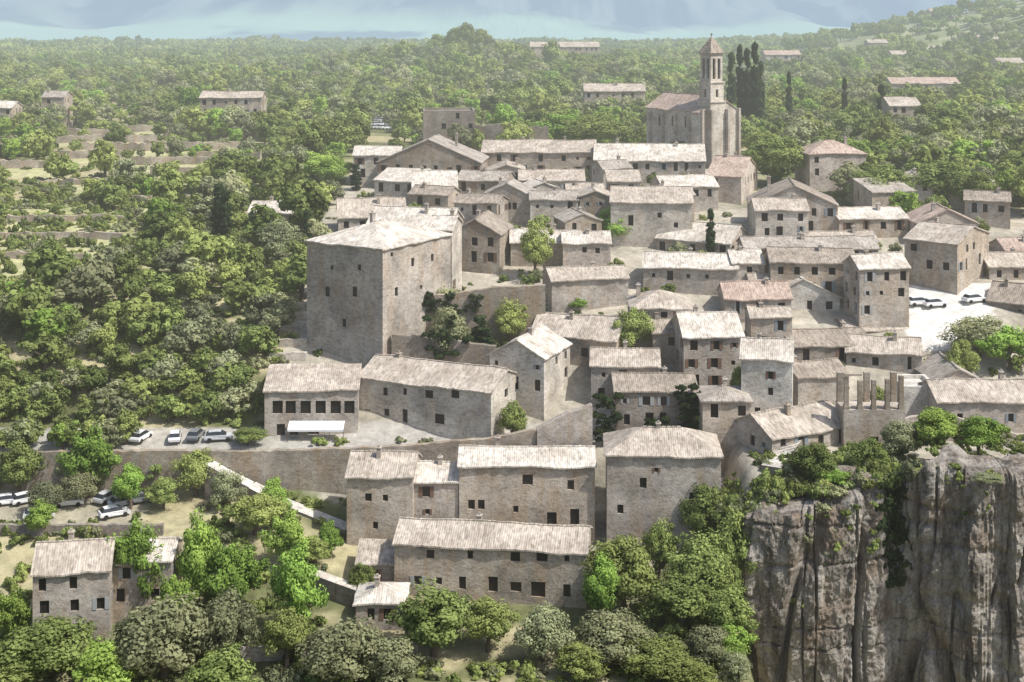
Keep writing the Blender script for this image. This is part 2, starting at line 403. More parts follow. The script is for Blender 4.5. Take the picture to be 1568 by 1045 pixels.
n=fbm(x/18,y/9,5);n2=fbm(x/60,y/30,11)
wood=np.array([.14,.15,.07]);dry=np.array([.40,.36,.22]);grass=np.array([.17,.20,.085]);dirt=np.array([.44,.40,.34]);far=np.array([.13,.18,.08])
uu=CX+x/np.maximum(y,1)*F
dz=np.exp(-((uu-240)/170)**4-((y-392)/62)**4)
m=np.clip(sst(.46,.58,n)+dz,0,1)[:,None];c=wood*(1-m)+dry*m
m=sst(.5,.6,n2)[:,None];c=c*(1-.5*m)+grass*.5*m
ub=np.interp(y,[150,203,220,245,280,320,355],[2000,470,430,460,490,520,545])
vil=((uu>ub)&(y<362)&(y>186)).astype(float)*(1-sst(1080,1200,uu)*(y>300))
m=(vil*.85)[:,None];dn=(fbm(x/4,y/4,8)*.7+.6)[:,None];c=c*(1-m)+dirt*dn*m
road=((y>204.3)&(y<212)&(x<5)).astype(float)[:,None];c=c*(1-road*.8)+np.array([.42,.40,.37])*road*.8
pk=((y>191)&(y<203)&(x<-50)).astype(float)[:,None]*.6;c=c*(1-pk)+np.array([.36,.34,.29])*pk
sq=((uu>1390)&(uu<1520)&(y>228)&(y<250)).astype(float)[:,None];c=c*(1-sq)+np.array([.64,.62,.58])*sq
pl=np.exp(-((uu-60)/230)**2-((y-283)/26)**2)[:,None];c=c*(1-.8*pl)+np.array([.44,.44,.22])*.8*pl
for a,b,D in TERR:
    q=((uu>a)&(uu<b)&(y>D-11)&(y<D+1)).astype(float)[:,None]*.8;c=c*(1-q)+np.array([.46,.45,.25])*q
fr=sst(900,1500,y)[:,None];c=c*(1-fr)+far*fr
fv=sst(3300,3700,y)*(1-sst(5000,5500,y))*sst(.30,.42,fbm(x/420,y/500,31));fv=fv[:,None];c=c*(1-fv)+np.array([.50,.72,.36])*fv
hp=fbm(x/110,y/500,43,6);fh=sst(4900,5500,y)[:,None]
c=c*(1-fh)+fh*(np.array([.04,.07,.04])*(1-sst(.42,.62,hp))[:,None]+np.array([.24,.30,.19])*sst(.42,.62,hp)[:,None])
hill=np.exp(-((x-440)/220)**2-((y-1050)/330)**2)[:,None];c=c*(1-.7*hill)+np.array([.36,.39,.23])*.7*hill
col[:,:3]=c
ca=me.color_attributes.new('ground_type','FLOAT_COLOR','POINT');ca.data.foreach_set('color',col.ravel())
tm,nt=newmat('ground_soil')
at=N(nt,'ShaderNodeAttribute');at.attribute_name='ground_type'
g=N(nt,'ShaderNodeNewGeometry');nn=N(nt,'ShaderNodeTexNoise',i_Scale=.6,i_Detail=8.0,i_Roughness=.7);L(nt,g.outputs['Position'],nn.inputs[0])
cc=mixc(nt,.8,at.outputs['Color'],ramp(nt,nn.outputs[0],[(.3,.5),(.7,1.25)]),'MULTIPLY')
b=N(nt,'ShaderNodeBump',i_Strength=.6,i_Distance=.3);L(nt,nn.outputs[0],b.inputs['Height'])
finish(nt,pr(nt,cc,.95,b.outputs[0],.05))
me.materials.append(tm)
to=bpy.data.objects.new('terrain',me);S.collection.objects.link(to)
# ---------------------------------------------------------------- trees
def unit(n): v=rng.normal(size=(n,3));return v/np.linalg.norm(v,axis=1)[:,None]
def tree_mesh(name,R,Ht,tr,ncl,lpc,leaf,mat,kind='round'):
    cz=(tr+Ht)/2;rz=(Ht-tr)/2
    if kind=='cypress':
        z=rng.uniform(.02,1,ncl);rr=R*np.sin(np.clip(z*.9+.1,0,1)*math.pi)**.6*(1-z*.35)*.7
        an=rng.uniform(0,6.283,ncl);cc=np.stack([np.cos(an)*rr*.7,np.sin(an)*rr*.7,tr+z*(Ht-tr)*.96],1);cr=np.full(ncl,R*.4)
    elif kind=='grove':
        k=9;tc=np.stack([rng.uniform(-R,R,k),rng.uniform(-R,R,k),np.full(k,Ht*.55)],1);sz=rng.uniform(.75,1.2,k)
        wh=rng.integers(0,k,ncl);dd=unit(ncl);dd[:,2]=np.abs(dd[:,2])*1.1-.25
        cc=tc[wh]+dd*3.2*sz[wh][:,None]*rng.uniform(.5,1,ncl)[:,None];cr=rng.uniform(.9,1.6,ncl)
    else:
        dd=unit(ncl);r=rng.uniform(.25,1,ncl)**.6*.78
        lob=1+.28*np.sin(np.arctan2(dd[:,1],dd[:,0])*rng.integers(2,4)+rng.uniform(0,6))
        if kind=='bush': dd[:,2]=np.abs(dd[:,2])
        cc=np.stack([dd[:,0]*R*r*lob,dd[:,1]*R*r*lob,cz+dd[:,2]*rz*r],1)
        if kind=='bush': cc[:,2]=dd[:,2]*Ht*.75*r+.1
        cc[:,:2]*=(1-.3*np.clip((cc[:,2]-cz)/rz,0,1))[:,None]
        cc+=rng.normal(size=cc.shape)*R*.08
        cr=rng.uniform(.14,.34,ncl)*R
    w=np.repeat(np.arange(ncl),lpc);n=len(w);d=unit(n)
    pos=cc[w]+d*(cr[w]*rng.uniform(.5,1.12,n))[:,None]*np.array([1,1,.8])
    if kind!='cypress': ctr=np.array([0,0,cz])
    else: ctr=np.stack([np.zeros(n),np.zeros(n),pos[:,2]],1)
    out=pos-ctr;out/=np.linalg.norm(out,axis=1)[:,None]+1e-6
    nr=d*.7+out*.35+unit(n)*.55+np.array([0,0,.2]);nr/=np.linalg.norm(nr,axis=1)[:,None]
    t=np.cross(nr,unit(n));t/=np.linalg.norm(t,axis=1)[:,None]+1e-6;b=np.cross(nr,t)
    s=(leaf*rng.uniform(.55,1.25,n))[:,None]
    q=np.stack([pos-t*s,pos-b*s*.62,pos+t*s,pos+b*s*.62],1).reshape(-1,3)
    ct=rng.uniform(0,1,ncl)
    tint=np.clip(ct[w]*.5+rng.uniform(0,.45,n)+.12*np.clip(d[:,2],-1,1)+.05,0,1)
    V=q.tolist();Fc=np.arange(n*4).reshape(-1,4).tolist();mi=[0]*n;tt=tint.tolist()
    def tube(p0,p1,r0,r1,m=6,seg=3):
        p0=Vector(p0);p1=Vector(p1);ax=(p1-p0).normalized();a=ax.orthogonal().normalized();bb=ax.cross(a);k=len(V)
        for i in range(seg+1):
            f=i/seg;c=p0.lerp(p1,f)+Vector((math.sin(f*5+r0*30),math.cos(f*4+r0*20)-1,0))*.12*(1 if 0<i<seg else 0);r=r0+(r1-r0)*f
            for j in range(m):
                an=j/m*6.283;V.append(tuple(c+a*math.cos(an)*r+bb*math.sin(an)*r))
        for i in range(seg):
            for j in range(m):
                Fc.append([k+i*m+j,k+i*m+(j+1)%m,k+(i+1)*m+(j+1)%m,k+(i+1)*m+j]);mi.append(1);tt.append(.5)
    if kind=='round':
        top=(0,0,tr+rz*.7);tube((0,0,-.5),top,R*.085,R*.05)
        for i in range(min(8,ncl)): tube((0,0,tr+rz*random.uniform(-.1,.6)),tuple(cc[i]),R*.04,R*.012,5)
    elif kind=='bush':
        for i in range(4): tube((0,0,-.2),tuple(cc[i]),R*.04,R*.012,5)
    elif kind=='cypress': tube((0,0,-.5),(0,0,Ht*.85),R*.14,R*.04)
    else:
        for i in range(9): tube((float(tc[i][0]),float(tc[i][1]),-1),tuple(tc[i]),.25,.12,5)
    me=bpy.data.meshes.new(name);me.from_pydata(V,[],Fc)
    me.materials.append(mat);me.materials.append(BARK);me.polygons.foreach_set('material_index',mi)
    a=me.attributes.new('tint','FLOAT','FACE');a.data.foreach_set('value',tt)
    me.update();return me
def coll(name,meshes):
    c=bpy.data.collections.new(name)
    for i,m in enumerate(meshes):
        o=bpy.data.objects.new(m.name+'_form',m);c.objects.link(o)
    return c
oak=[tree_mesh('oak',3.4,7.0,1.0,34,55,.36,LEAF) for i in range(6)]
oakb=[tree_mesh('oak_light',3.3,6.6,1.0,30,55,.36,LEAFB) for i in range(2)]
oako=[tree_mesh('holm_oak',3.4,6.3,.8,32,55,.33,LEAFO) for i in range(2)]
bushm=[tree_mesh('bush',1.6,1.9,0,16,50,.2,LEAF,'bush') for i in range(3)]+[tree_mesh('bush',1.6,1.7,0,16,50,.2,LEAFO,'bush')]
grove=[tree_mesh('grove',11,8,1,150,16,.95,LEAF,'grove') for i in range(4)]
big=[tree_mesh('oak_big',3.6,7.4,1.5,70,150,.18,LEAF) for i in range(3)]
bigb=[tree_mesh('lime_big',3.6,7.4,1.4,60,150,.19,LEAFB) for i in range(2)]
bigo=[tree_mesh('olive_big',3.6,6.6,1.0,75,150,.165,LEAFO) for i in range(2)]
cyp=tree_mesh('cypress',1.3,10,.3,60,60,.22,LEAFD,'cypress')
darkb=[tree_mesh('ivy_mass',1.6,2.0,0,22,90,.17,LEAFD,'bush')]
def scatter(name,pts,collection):
    if not pts: return
    P=np.array(pts,float) # x,y,z,rot,sx,sz,idx
    me=bpy.data.meshes.new(name);me.from_pydata(P[:,:3].tolist(),[],[])
    a=me.attributes.new('rot','FLOAT_VECTOR','POINT');r=np.zeros((len(P),3));r[:,2]=P[:,3];a.data.foreach_set('vector',r.ravel())
    a=me.attributes.new('scl','FLOAT_VECTOR','POINT');a.data.foreach_set('vector',np.stack([P[:,4],P[:,4],P[:,5]],1).ravel())
    a=me.attributes.new('pick','INT','POINT');a.data.foreach_set('value',P[:,6].astype(int))
    o=bpy.data.objects.new(name,me);S.collection.objects.link(o)
    ng=bpy.data.node_groups.new(name,'GeometryNodeTree')
    ng.interface.new_socket('Geometry',in_out='INPUT',socket_type='NodeSocketGeometry');ng.interface.new_socket('Geometry',in_out='OUTPUT',socket_type='NodeSocketGeometry')
    gi=ng.nodes.new('NodeGroupInput');go=ng.nodes.new('NodeGroupOutput');ci=ng.nodes.new('GeometryNodeCollectionInfo');ip=ng.nodes.new('GeometryNodeInstanceOnPoints')
    ci.inputs['Collection'].default_value=collection;ci.inputs['Separate Children'].default_value=True;ci.inputs['Reset Children'].default_value=True
    ip.inputs['Pick Instance'].default_value=True
    def na(t,nm):
        q=ng.nodes.new('GeometryNodeInputNamedAttribute');q.data_type=t;q.inputs['Name'].default_value=nm;return q.outputs['Attribute']
    lk=ng.links.new
    lk(gi.outputs[0],ip.inputs['Points']);lk(ci.outputs[0],ip.inputs['Instance']);lk(na('INT','pick'),ip.inputs['Instance Index'])
    lk(na('FLOAT_VECTOR','rot'),ip.inputs['Rotation']);lk(na('FLOAT_VECTOR','scl'),ip.inputs['Scale']);lk(ip.outputs[0],go.inputs[0])
    md=o.modifiers.new('instances','NODES');md.node_group=ng
    return o
def plant(kind,u,vt,D,wpx,name,z=None,hmin=1.0):
    m,R2,Hh={'big':(random.choice(big),7.0,7.2),'bigb':(random.choice(bigb),7.0,7.2),'bigo':(random.choice(bigo),7.0,6.5),'cyp':(cyp,2.1,10),
       'bush':(random.choice(bushm[:3]),3.0,1.8),'busho':(bushm[3],3.0,1.7),'ivy':(darkb[0],3.0,1.9)}[kind]
    x=X(u,D);zz=h1(x,D) if z is None else z
    hh=max(hmin,Z(vt,D)-zz)
    o=bpy.data.objects.new(name,m);S.collection.objects.link(o)
    o.location=(x,D,zz);sx=wpx/F*D/R2;o.scale=(sx,sx,hh/Hh);o.rotation_euler=(0,0,random.uniform(0,6.28));return o
# ---------------------------------------------------------------- CHURCH
e,ci=house(1074,1130,172,D=345,th=33,us=990,roof='y',rise=3.5,wall='pale',tile='red',name='church',chim=0,wins=[(1102,225,1.8,3.6),(1102,190,.9,2.4)],swins=[(1010,185,.9,2.6),(1030,186,.9,2.6),(1050,187,.9,2.6)],shut=0)
x0,y0,zb,w,d,h,t=ci
def tower(parent,cx,cy,hw,segs,mat):
    V=[];Fc=[];PV=[];PF=[];SV=[];SF=[]
    for (z0,z1,hw,holes) in segs:
        for (P,ex) in (((cx-hw,cy-hw,0),(1,0,0)),((cx+hw,cy-hw,0),(0,1,0)),((cx+hw,cy+hw,0),(-1,0,0)),((cx-hw,cy+hw,0),(0,-1,0))):
            panel(V,Fc,PV,PF,SV,SF,P,ex,2*hw,z0,z1,[(a+hw-b,a+hw+b,c0,c1) for a,b,c0,c1 in holes],0,.5)
        box(V,Fc,cx-hw-.25,cx+hw+.25,cy-hw-.25,cy+hw+.25,z1,z1+.35)
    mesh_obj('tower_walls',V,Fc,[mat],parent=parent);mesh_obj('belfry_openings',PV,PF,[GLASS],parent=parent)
    return segs[-1][1]+.35
tt=Z(84,345)-zb;z1=Z(158,345)-zb;z2=Z(128,345)-zb
cxl=w*.36;cyl=1.2;hw=2.1
zt=tower(e,cxl,cyl,hw,[(0,z1,hw+.2,[]),(z1+.35,z2,hw,[(0,.4,z1+1.3,z1+3.2)]),(z2+.35,tt,hw-.2,[(-.8,.45,z2+1.0,tt-1.0),(.8,.45,z2+1.0,tt-1.0)])],WM['pale'])
V=[(cxl-2.4,cyl-2.4,zt),(cxl+2.4,cyl-2.4,zt),(cxl+2.4,cyl+2.4,zt),(cxl-2.4,cyl+2.4,zt),(cxl,cyl,Z(56,345)-zb)]
mesh_obj('spire',V,[(0,1,4),(1,2,4),(2,3,4),(3,0,4),(3,2,1,0)],[RM['brown']],parent=e,uvs=[(0,0),(5,0),(5,5),(0,5),(2,2)])
V=[];Fc=[]
box(V,Fc,cxl-.07,cxl+.07,cyl-.07,cyl+.07,Z(59,345)-zb,Z(51,345)-zb);box(V,Fc,cxl-.4,cxl+.4,cyl-.06,cyl+.06,Z(54,345)-zb,Z(53,345)-zb)
mesh_obj('cross',V,Fc,[BARK],parent=e)
V=[];Fc=[]
for bx in (-.35,w*.36-2.9,w*.36+2.4,w-.35): box(V,Fc,bx,bx+.6,-.8-(1.4 if 0<bx<w*.7 else 0),-.01,0,h+.6)
for by in (4,9,14,19): box(V,Fc,-.8,-.01,by,by+.8,0,h-1)
mesh_obj('buttresses',V,Fc,[WM['grey']],parent=e)
# ---------------------------------------------------------------- HOUSES
hs=house
hs(1240,1326,236,vb=300,th=6,d=11,roof='hip',rise=2.4,wall='pink',tile='red',dens=.3)
hs(738,912,234,vb=278,th=-3,d=13,wall='tan',tile='tan',rise=2.2,chim=2)
hs(910,1080,247,vb=290,th=-5,d=15,wall='grey',tile='bright',rise=3,chim=2)
hs(648,728,170,D=372,th=4,d=12,roof='flat',wall='dark',name='castle_keep',dens=.15,shut=0)
hs(541,612,238,vb=290,d=9,tile='bright',wall='pale')
hs(578,735,250,vb=300,th=-6,d=14,roof='y',rise=5,wall='brown')
hs(632,700,290,vb=335,th=4,d=12,rise=3,tile='bright',wall='pink',wins=[(645,298,1,1.2),(662,298,1,1.2)])
hs(700,775,278,vb=322,th=-12,d=9,wall='brown')
hs(795,895,277,vb=315,d=10,tile='tan')
hs(740,812,300,vb=345,th=-8,d=9,roof='y',rise=2.2,wins=[(779,316,.9,1.4),(788,316,.9,1.4)])
hs(812,885,306,vb=350,d=7,wall='pale')
hs(888,935,302,vb=350,d=10,roof='y',tile='tan',wall='brown')
hs(935,1060,312,vb=385,th=-6,d=12,tile='tan',wall='pale',wins=[(966,338,1,2),(1010,330,.8,1),(1035,345,.8,1)],rise=2.3)
hs(1015,1100,287,vb=330,d=10,tile='bright',th=8)
hs(1082,1135,272,vb=320,d=9,tile='red',th=-20,us=1160,wall='pink')
hs(1150,1283,315,vb=365,roof='y',rise=3.8,d=12,wall='grey',th=-6,tile='brown')
hs(1157,1238,322,vb=368,D=266,d=7,tile='tan',wall='pale',rise=1.6)
hs(1285,1390,336,vb=368,th=6,d=9,tile='bright',wall='tan')
hs(1405,1498,342,vb=378,roof='y',rise=2.6,d=10,tile='red',wall='pink')
hs(1385,1466,374,vb=455,th=-38,us=1514,wall='tan',tile='tan',rise=2)
hs(1316,1392,412,vb=512,th=8,d=7,wall='grey',tile='bright',rise=1.7)
hs(1180,1312,404,vb=470,th=-4,d=10,tile='brown',wall='tan')
hs(1140,1345,380,vb=425,d=8,tile='grey',chim=2,wall='brown')
hs(1240,1345,372,vb=400,d=8,tile='tan',th=5,wall='pale')
hs(1005,1118,374,vb=405,th=-28,d=11,tile='bright',rise=2.6)
hs(985,1130,413,vb=455,th=-8,d=10,tile='bright',wall='grey')
hs(1122,1170,404,vb=450,d=9,tile='bright',wall='pale')
hs(1150,1225,436,vb=470,d=7,tile='tan')
hs(845,962,430,vb=482,th=10,d=8,tile='tan',dens=.3)
hs(782,890,372,vb=425,D=258,d=9,tile='bright',wall='tan')
hs(862,935,373,vb=410,D=255,d=8,tile='bright',wall='pink',wins=[(895,383,.8,1),(915,384,.8,1)])
hs(518,622,334,vb=375,th=8,d=12,tile='tan',rise=2.8)
hs(562,690,348,D=262,d=11,tile='bright',th=-10,rise=2.6)
hs(690,765,360,vb=425,roof='y',rise=2.6,d=11,th=-12,wall='brown',tile='brown')
# big castle-house
hs(470,586,382,D=221,th=-33,us=690,roof='hip',rise=2.6,tile='bright',wall='grey',name='fortified_mansion',chim=1,shut=0,bot=CAMZ-62,
   wins=[(501,447,1,1.6),(543,447,1,1.6),(550,410,.7,.9),(508,410,.6,.7),(527,495,.8,1.3)],swins=[(607,447,.8,1.4),(632,402,.8,1.4),(662,395,.7,1.2),(600,390,.6,.7),(645,440,.6,.7)])
hs(655,692,352,D=238,d=8,th=-10,tile='bright',wall='pale',rise=1.6,dens=.5)
hs(405,548,600,D=208.5,th=4,d=9,roof='shed',rise=1.6,tile='tan',wall='grey',name='cafe_building',chim=0,shut=0,
   wins=[(u,624,1.5,1.9) for u in (425,445,468,491,514,535)]+[(430,660,1.2,2),(450,660,1.2,2),(480,662,1.6,2)])
hs(412,470,592,D=214,th=10,d=7,tile='bright',chim=0,roof='x')
hs(549,752,602,D=205.6,th=-24,d=11,wall='pale',tile='tan',rise=2.1,shut=0,chim=1,name='long_stone_house',
   wins=[(563,640,1,2.6),(592,640,.9,2.7),(620,641,.9,2.7),(673,642,1.6,1.5),(590,600,.8,1.2),(657,604,1.3,1.2),(697,604,1.3,1.2),(620,600,.6,1)])
hs(750,833,550,D=212,th=-24,us=873,roof='y',rise=2.3,wall='pale',tile='bright')
hs(812,944,522,D=222,th=-16,d=11,tile='tan',wall='tan',wins=[(895,540,1.1,1.4),(918,541,1,1.4),(860,535,.9,1.2)],rise=2.4)
hs(905,1010,562,D=214,th=-4,d=9,tile='tan')
hs(942,1068,600,D=206,d=9,tile='brown',rise=1.4,wall='dark')
hs(1047,1138,516,D=216,th=3,d=11,tile='bright',rise=2.4,wall='grey')
hs(1135,1213,553,D=204,th=-12,d=8,tile='bright',rise=2,wall='white',name='tower_house',wins=[(1180,575,.7,1.1),(1180,600,.7,1.1),(1160,630,.8,1.1),(1195,640,.8,1.1)])
hs(1076,1150,615,D=201,roof='hip',rise=1.0,d=8,wall='tan',bot=CAMZ-68)
hs(968,1060,472,D=228,roof='hip',d=9,rise=2.0,tile='tan')
hs(1000,1050,510,D=224,d=8,tile='brown',wall='brown')
hs(1110,1212,458,D=236,d=8,tile='red',rise=2)
hs(1150,1213,486,D=226,d=6,tile='tan')
hs(1172,1286,456,D=240,d=10,roof='y',tile='bright',wall='white',rise=3)
hs(1215,1335,532,D=223,th=10,d=9,tile='brown',wall='dark')
hs(1296,1412,544,D=221,th=-12,d=9,tile='tan')
hs(1300,1396,508,D=232,d=8,tile='tan',th=12,wall='brown')
hs(1222,1300,580,D=213,d=8,tile='brown',th=14)
hs(1182,1300,672,D=194,th=28,d=9,tile='tan',rise=2.2,bot=CAMZ-66)
hs(1383,1437,592,D=209,d=7,roof='flat',wall='white',dens=.4)
hs(1436,1600,616,D=204,d=10,tile='tan',rise=1.8,wall='grey',wins=[(1515,652,1,2),(1470,640,.8,1.2),(1548,640,.8,1.2)])
hs(1428,1506,585,D=213,roof='y',d=9,tile='grey',rise=2)
hs(1512,1610,470,D=236,th=-30,d=10,tile='brown',rise=2.4,wall='dark')
hs(1515,1600,408,D=252,d=9,tile='tan')
hs(1540,1600,385,D=262,d=9,tile='red')
hs(380,462,326,vb=348,d=9,tile='bright',th=-4)
# middle row below the road
hs(531,632,732,D=191,th=-3,d=9,wall='tan',tile='tan',wins=[(564,762,.9,1.1),(590,763,.7,.9),(575,805,.7,1)],rise=2)
hs(633,702,738,D=192.6,d=7,wall='grey',tile='bright',rise=1.5)
hs(703,911,715,D=192,th=-1,d=8,wall='tan',tile='bright',rise=1.3,wins=[(722,773,.9,1.3),(737,773,.9,1.3),(808,735,1.4,1.4),(874,743,.9,1.3),(790,780,.7,.9),(880,792,1.2,2.2),(845,795,1.3,1.8)],shut=0)
hs(929,1104,700,D=190,th=-3,d=10,roof='hip',wall='grey',tile='tan',rise=2.3,wins=[(985,740,.9,1.4),(1005,720,.5,.6),(950,780,.8,1.2),(1060,760,.7,1)])
hs(604,898,847,D=178,th=-7,d=8.5,wall='tan',tile='tan',rise=1.7,chim=1,name='row_house',shut=.1,
   wins=[(659,849,1,1.1),(720,850,.7,1),(789,853,1.2,1.2),(830,853,1.4,1.2),(868,855,.6,.9),(640,889,1,1.1),(672,890,.8,.9),(708,893,.9,1.6),(755,895,1.2,1.9),(790,899,1.4,1.2),(824,903,1.8,1.9),(868,905,.9,1.6)])
hs(546,604,866,D=182,d=6,roof='shed',rise=1,tile='tan')
hs(545,618,924,D=173,roof='hip',d=6,rise=1.1,tile='bright',name='stone_shed')
hs(50,168,880,D=170,th=10,d=8,tile='tan',wall='grey',rise=2.2)
hs(165,262,862,D=175,th=3,d=8,tile='bright',wall='tan')
# infill houses between the lanes
def clash(x,y,r):
    for (x0,y0,c,s,w,d) in RECT:
        dx,dy=x-x0,y-y0;a=dx*c+dy*s;b=-dx*s+dy*c
        if -r<a<w+r and -r<b<d+r: return True
    return False
NI=0
for k in range(900):
    yy=random.uniform(222,330);u=random.uniform(560,1560)
    if NI>=17: break
    if (590<u<870 and 218<yy<247) or (1375<u<1540 and 222<yy<258) or (u>1140 and yy>300) or (u<760 and yy<262): continue
    if (915<u<985 and 262<yy<282): continue
    xx=X(u,yy)
    w_=random.uniform(6,9.5);d_=random.uniform(6,8.5)
    if clash(xx,yy+d_/2,4.4): continue
    g0=h1(xx,yy);eh=random.uniform(4.2,6.2)
    ve=HV+(CAMZ-(g0+eh))*F/yy
    hs(u-w_/2*F/yy,u+w_/2*F/yy,ve,D=yy,d=d_,th=random.choice([-18,-8,0,6,15]),roof=random.choice(['x','x','y','shed']),
       tile=random.choice(['tan','bright','grey','brown','tan']),wall=random.choice(['grey','tan','pale','brown']))
    NI+=1
# distant farms
hs(306,400,150,D=420,d=9,tile='tan',wall='tan',name='farmhouse')
hs(64,98,149,D=450,d=9,tile='grey',wall='tan',name='farmhouse')
hs(-15,18,165,D=420,d=9,tile='bright',wall='tan',name='farmhouse')
hs(812,918,72,D=760,d=14,tile='tan',wall='tan',name='farmhouse')
hs(895,988,140,D=470,d=12,tile='tan',wall='tan',name='farmhouse')
hs(1362,1410,162,D=420,d=12,tile='tan',wall='tan',name='farmhouse')
for (a,b,v,D) in ((1366,1400,84,820),(1395,1470,76,900),(1172,1226,84,760),(1425,1472,18,1080),(1365,1470,128,560),(1480,1540,40,1000),(1530,1568,96,720),(1330,1360,66,900),(1500,1530,60,880),(1540,1575,22,1060)):
    hs(a,b,v,D=D,d=12,tile=random.choice(['tan','bright','red']),wall=random.choice(['tan','grey','pink']),name='farmhouse',dens=.4)
# ---------------------------------------------------------------- walls, ruins, stairs
W=wallstrip
W('retaining_wall',[(X(u,203.4),203.4,Z(v,203.4)) for u,v in ((-60,694),(180,690),(360,690),(480,688),(600,683),(750,670),(822,656))],.9,WM['brown'],bottom=CAMZ-71.5)
W('ramp_wall',[(X(822,203.4),203.4,Z(656,203.4)),(X(860,203.6),203.6,Z(636,203.6)),(X(906,204),204,Z(618,204))],1.6,WM['grey'],bottom=CAMZ-71)
W('ruined_wall',[(X(728,372),372,Z(192,372)),(X(780,372),372,Z(190,372)),(X(840,372),372,Z(196,372))],1.2,WM['dark'],jit=.4)
W('garden_wall',[(X(u,231),231,Z(v,231)) for u,v in ((640,455),(700,448),(760,440),(835,436))],1,WM['brown'])
W('garden_wall',[(X(u,222),222,Z(v,222)) for u,v in ((600,512),(680,520),(760,530))],1,WM['dark'])
W('garden_wall',[(X(u,201),201,Z(v,201)) for u,v in ((1385,640),(1440,632),(1600,676))],.8,WM['grey'])
for (ua,ub2,v,D) in ((405,470,455,240),(405,472,482,234),(410,470,508,229),(412,470,530,225)):
    W('terrace_wall',[(X(ua,D),D,h1(X(ua,D),D)+1.2),(X(ub2,D),D,h1(X(ub2,D),D)+1.2)],.7,WM['pale'])
for (ua,ub2,D) in TERR:
    W('terrace_wall',[(X(u,D),D+random.uniform(-1,1),h1(X(u,D),D)+(1.3 if D<330 else 2.0)) for u in np.linspace(ua,ub2,5)],.7,WM['tan'],jit=.25)
W('field_wall',[(X(u,190),190,h1(X(u,190),190)+1.4) for u in (-80,30,150,250)],.7,WM['dark'])
W('field_wall',[(X(u,168),168,h1(X(u,168),168)+1.5) for u in (320,400,470,560,640)],.7,WM['grey'])
# ruin with pillars
D=198;e=empty('ruined_chapel',(X(1292,D),D,CAMZ-64));w=X(1386,D)-X(1292,D);zt=Z(628,D)-(CAMZ-64);zp=Z(580,D)-(CAMZ-64)
V=[];Fc=[];PV=[];PF=[]
panel(V,Fc,PV,PF,[],[],(0,0,0),(1,0,0),w,0,zt,[(w*.45,w*.45+1,3,5)],0)
panel(V,Fc,PV,PF,[],[],(w,0,0),(0,1,0),5,0,zt,[],0);panel(V,Fc,PV,PF,[],[],(w,5,0),(-1,0,0),w,0,zt,[],0);panel(V,Fc,PV,PF,[],[],(0,5,0),(0,-1,0),5,0,zt,[],0)
k=len(V);V+=[(0,0,zt),(w,0,zt),(w,5,zt),(0,5,zt)];Fc.append((k,k+1,k+2,k+3))
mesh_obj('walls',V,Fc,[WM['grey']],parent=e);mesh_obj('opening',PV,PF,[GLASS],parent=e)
V=[];Fc=[]
for i in range(5):
    px=.45+i*(w-.9)/4
    box(V,Fc,px-.3,px+.3,.1,.8,zt,zp+random.uniform(-.5,.3))
    box(V,Fc,px-.38,px+.38,.03,.87,zt,zt+.5)
    if i%2==0: box(V,Fc,px-.4,px+.4,4,4.8,zt,zp-.2)
box(V,Fc,.05,w*.3,.05,.85,zp+.35,zp+.6)
mesh_obj('pillars',V,Fc,[WM['brown']],parent=e)
# stairs
def ribbon(name,pts,width,mat,steps=False,drop=7):
    P=[]
    for a,b in zip(pts[:-1],pts[1:]):
        n=max(1,int((Vector(b)-Vector(a)).length/.45))
        for i in range(n): P.append(Vector(a).lerp(Vector(b),i/n))
    P.append(Vector(pts[-1]));V=[];Fc=[];mi=[]
    for i in range(len(P)-1):
        p,q=P[i],P[i+1];t=q-p;t.z=0;t.normalize();n=Vector((-t.y,t.x,0))*width/2
        z0=p.z if not steps else max(p.z,q.z);z1=q.z if not steps else z0
        k=len(V);b0=min(p.z,q.z)-drop
        V+=[(p-n)[:2]+(z0,),(p+n)[:2]+(z0,),(q+n)[:2]+(z1,),(q-n)[:2]+(z1,),(p-n)[:2]+(b0,),(p+n)[:2]+(b0,),(q+n)[:2]+(b0,),(q-n)[:2]+(b0,)]
        Fc+=[(k,k+1,k+2,k+3),(k,k+3,k+7,k+4),(k+1,k+5,k+6,k+2),(k,k+4,k+5,k+1),(k+3,k+2,k+6,k+7)];mi+=[0,1,1,1,1]
    return mesh_obj(name,[tuple(v) for v in V],Fc,[mat,WM['dark']],mi)
def p3(u,v,D): return (X(u,D),D,Z(v,D))
ribbon('ramp_path',[p3(318,706,202),p3(345,722,201.6),p3(385,742,201),p3(440,770,198.5),p3(490,790,196.5),p3(535,808,194.5)],2.3,WM['white'],False)
ribbon('stone_stairs',[p3(1222,662,199),p3(1200,690,194),p3(1180,715,189)],2.6,WM['white'],True)
ribbon('garden_path',[p3(470,872,184),p3(520,890,180),p3(590,915,176),p3(640,935,173)],1.6,WM['pale'])
# awning
e=empty('terrace_awning',(X(440,206.6),206.6,Z(655,206.6)))
w=X(526,206)-X(440,206);V=[(0,0,-.3),(w,0,-.3),(w,1.8,.45),(0,1.8,.45),(0,0,-.6),(w,0,-.6)]
mesh_obj('canvas',V,[(0,1,2,3),(4,5,1,0)],[plain('canvas_white',(.75,.76,.78))],parent=e)
V=[];Fc=[]
for i in range(5): box(V,Fc,i*w/4-.04,i*w/4+.04,.02,.1,-2.6,-.31)
mesh_obj('posts',V,Fc,[BARK],parent=e)
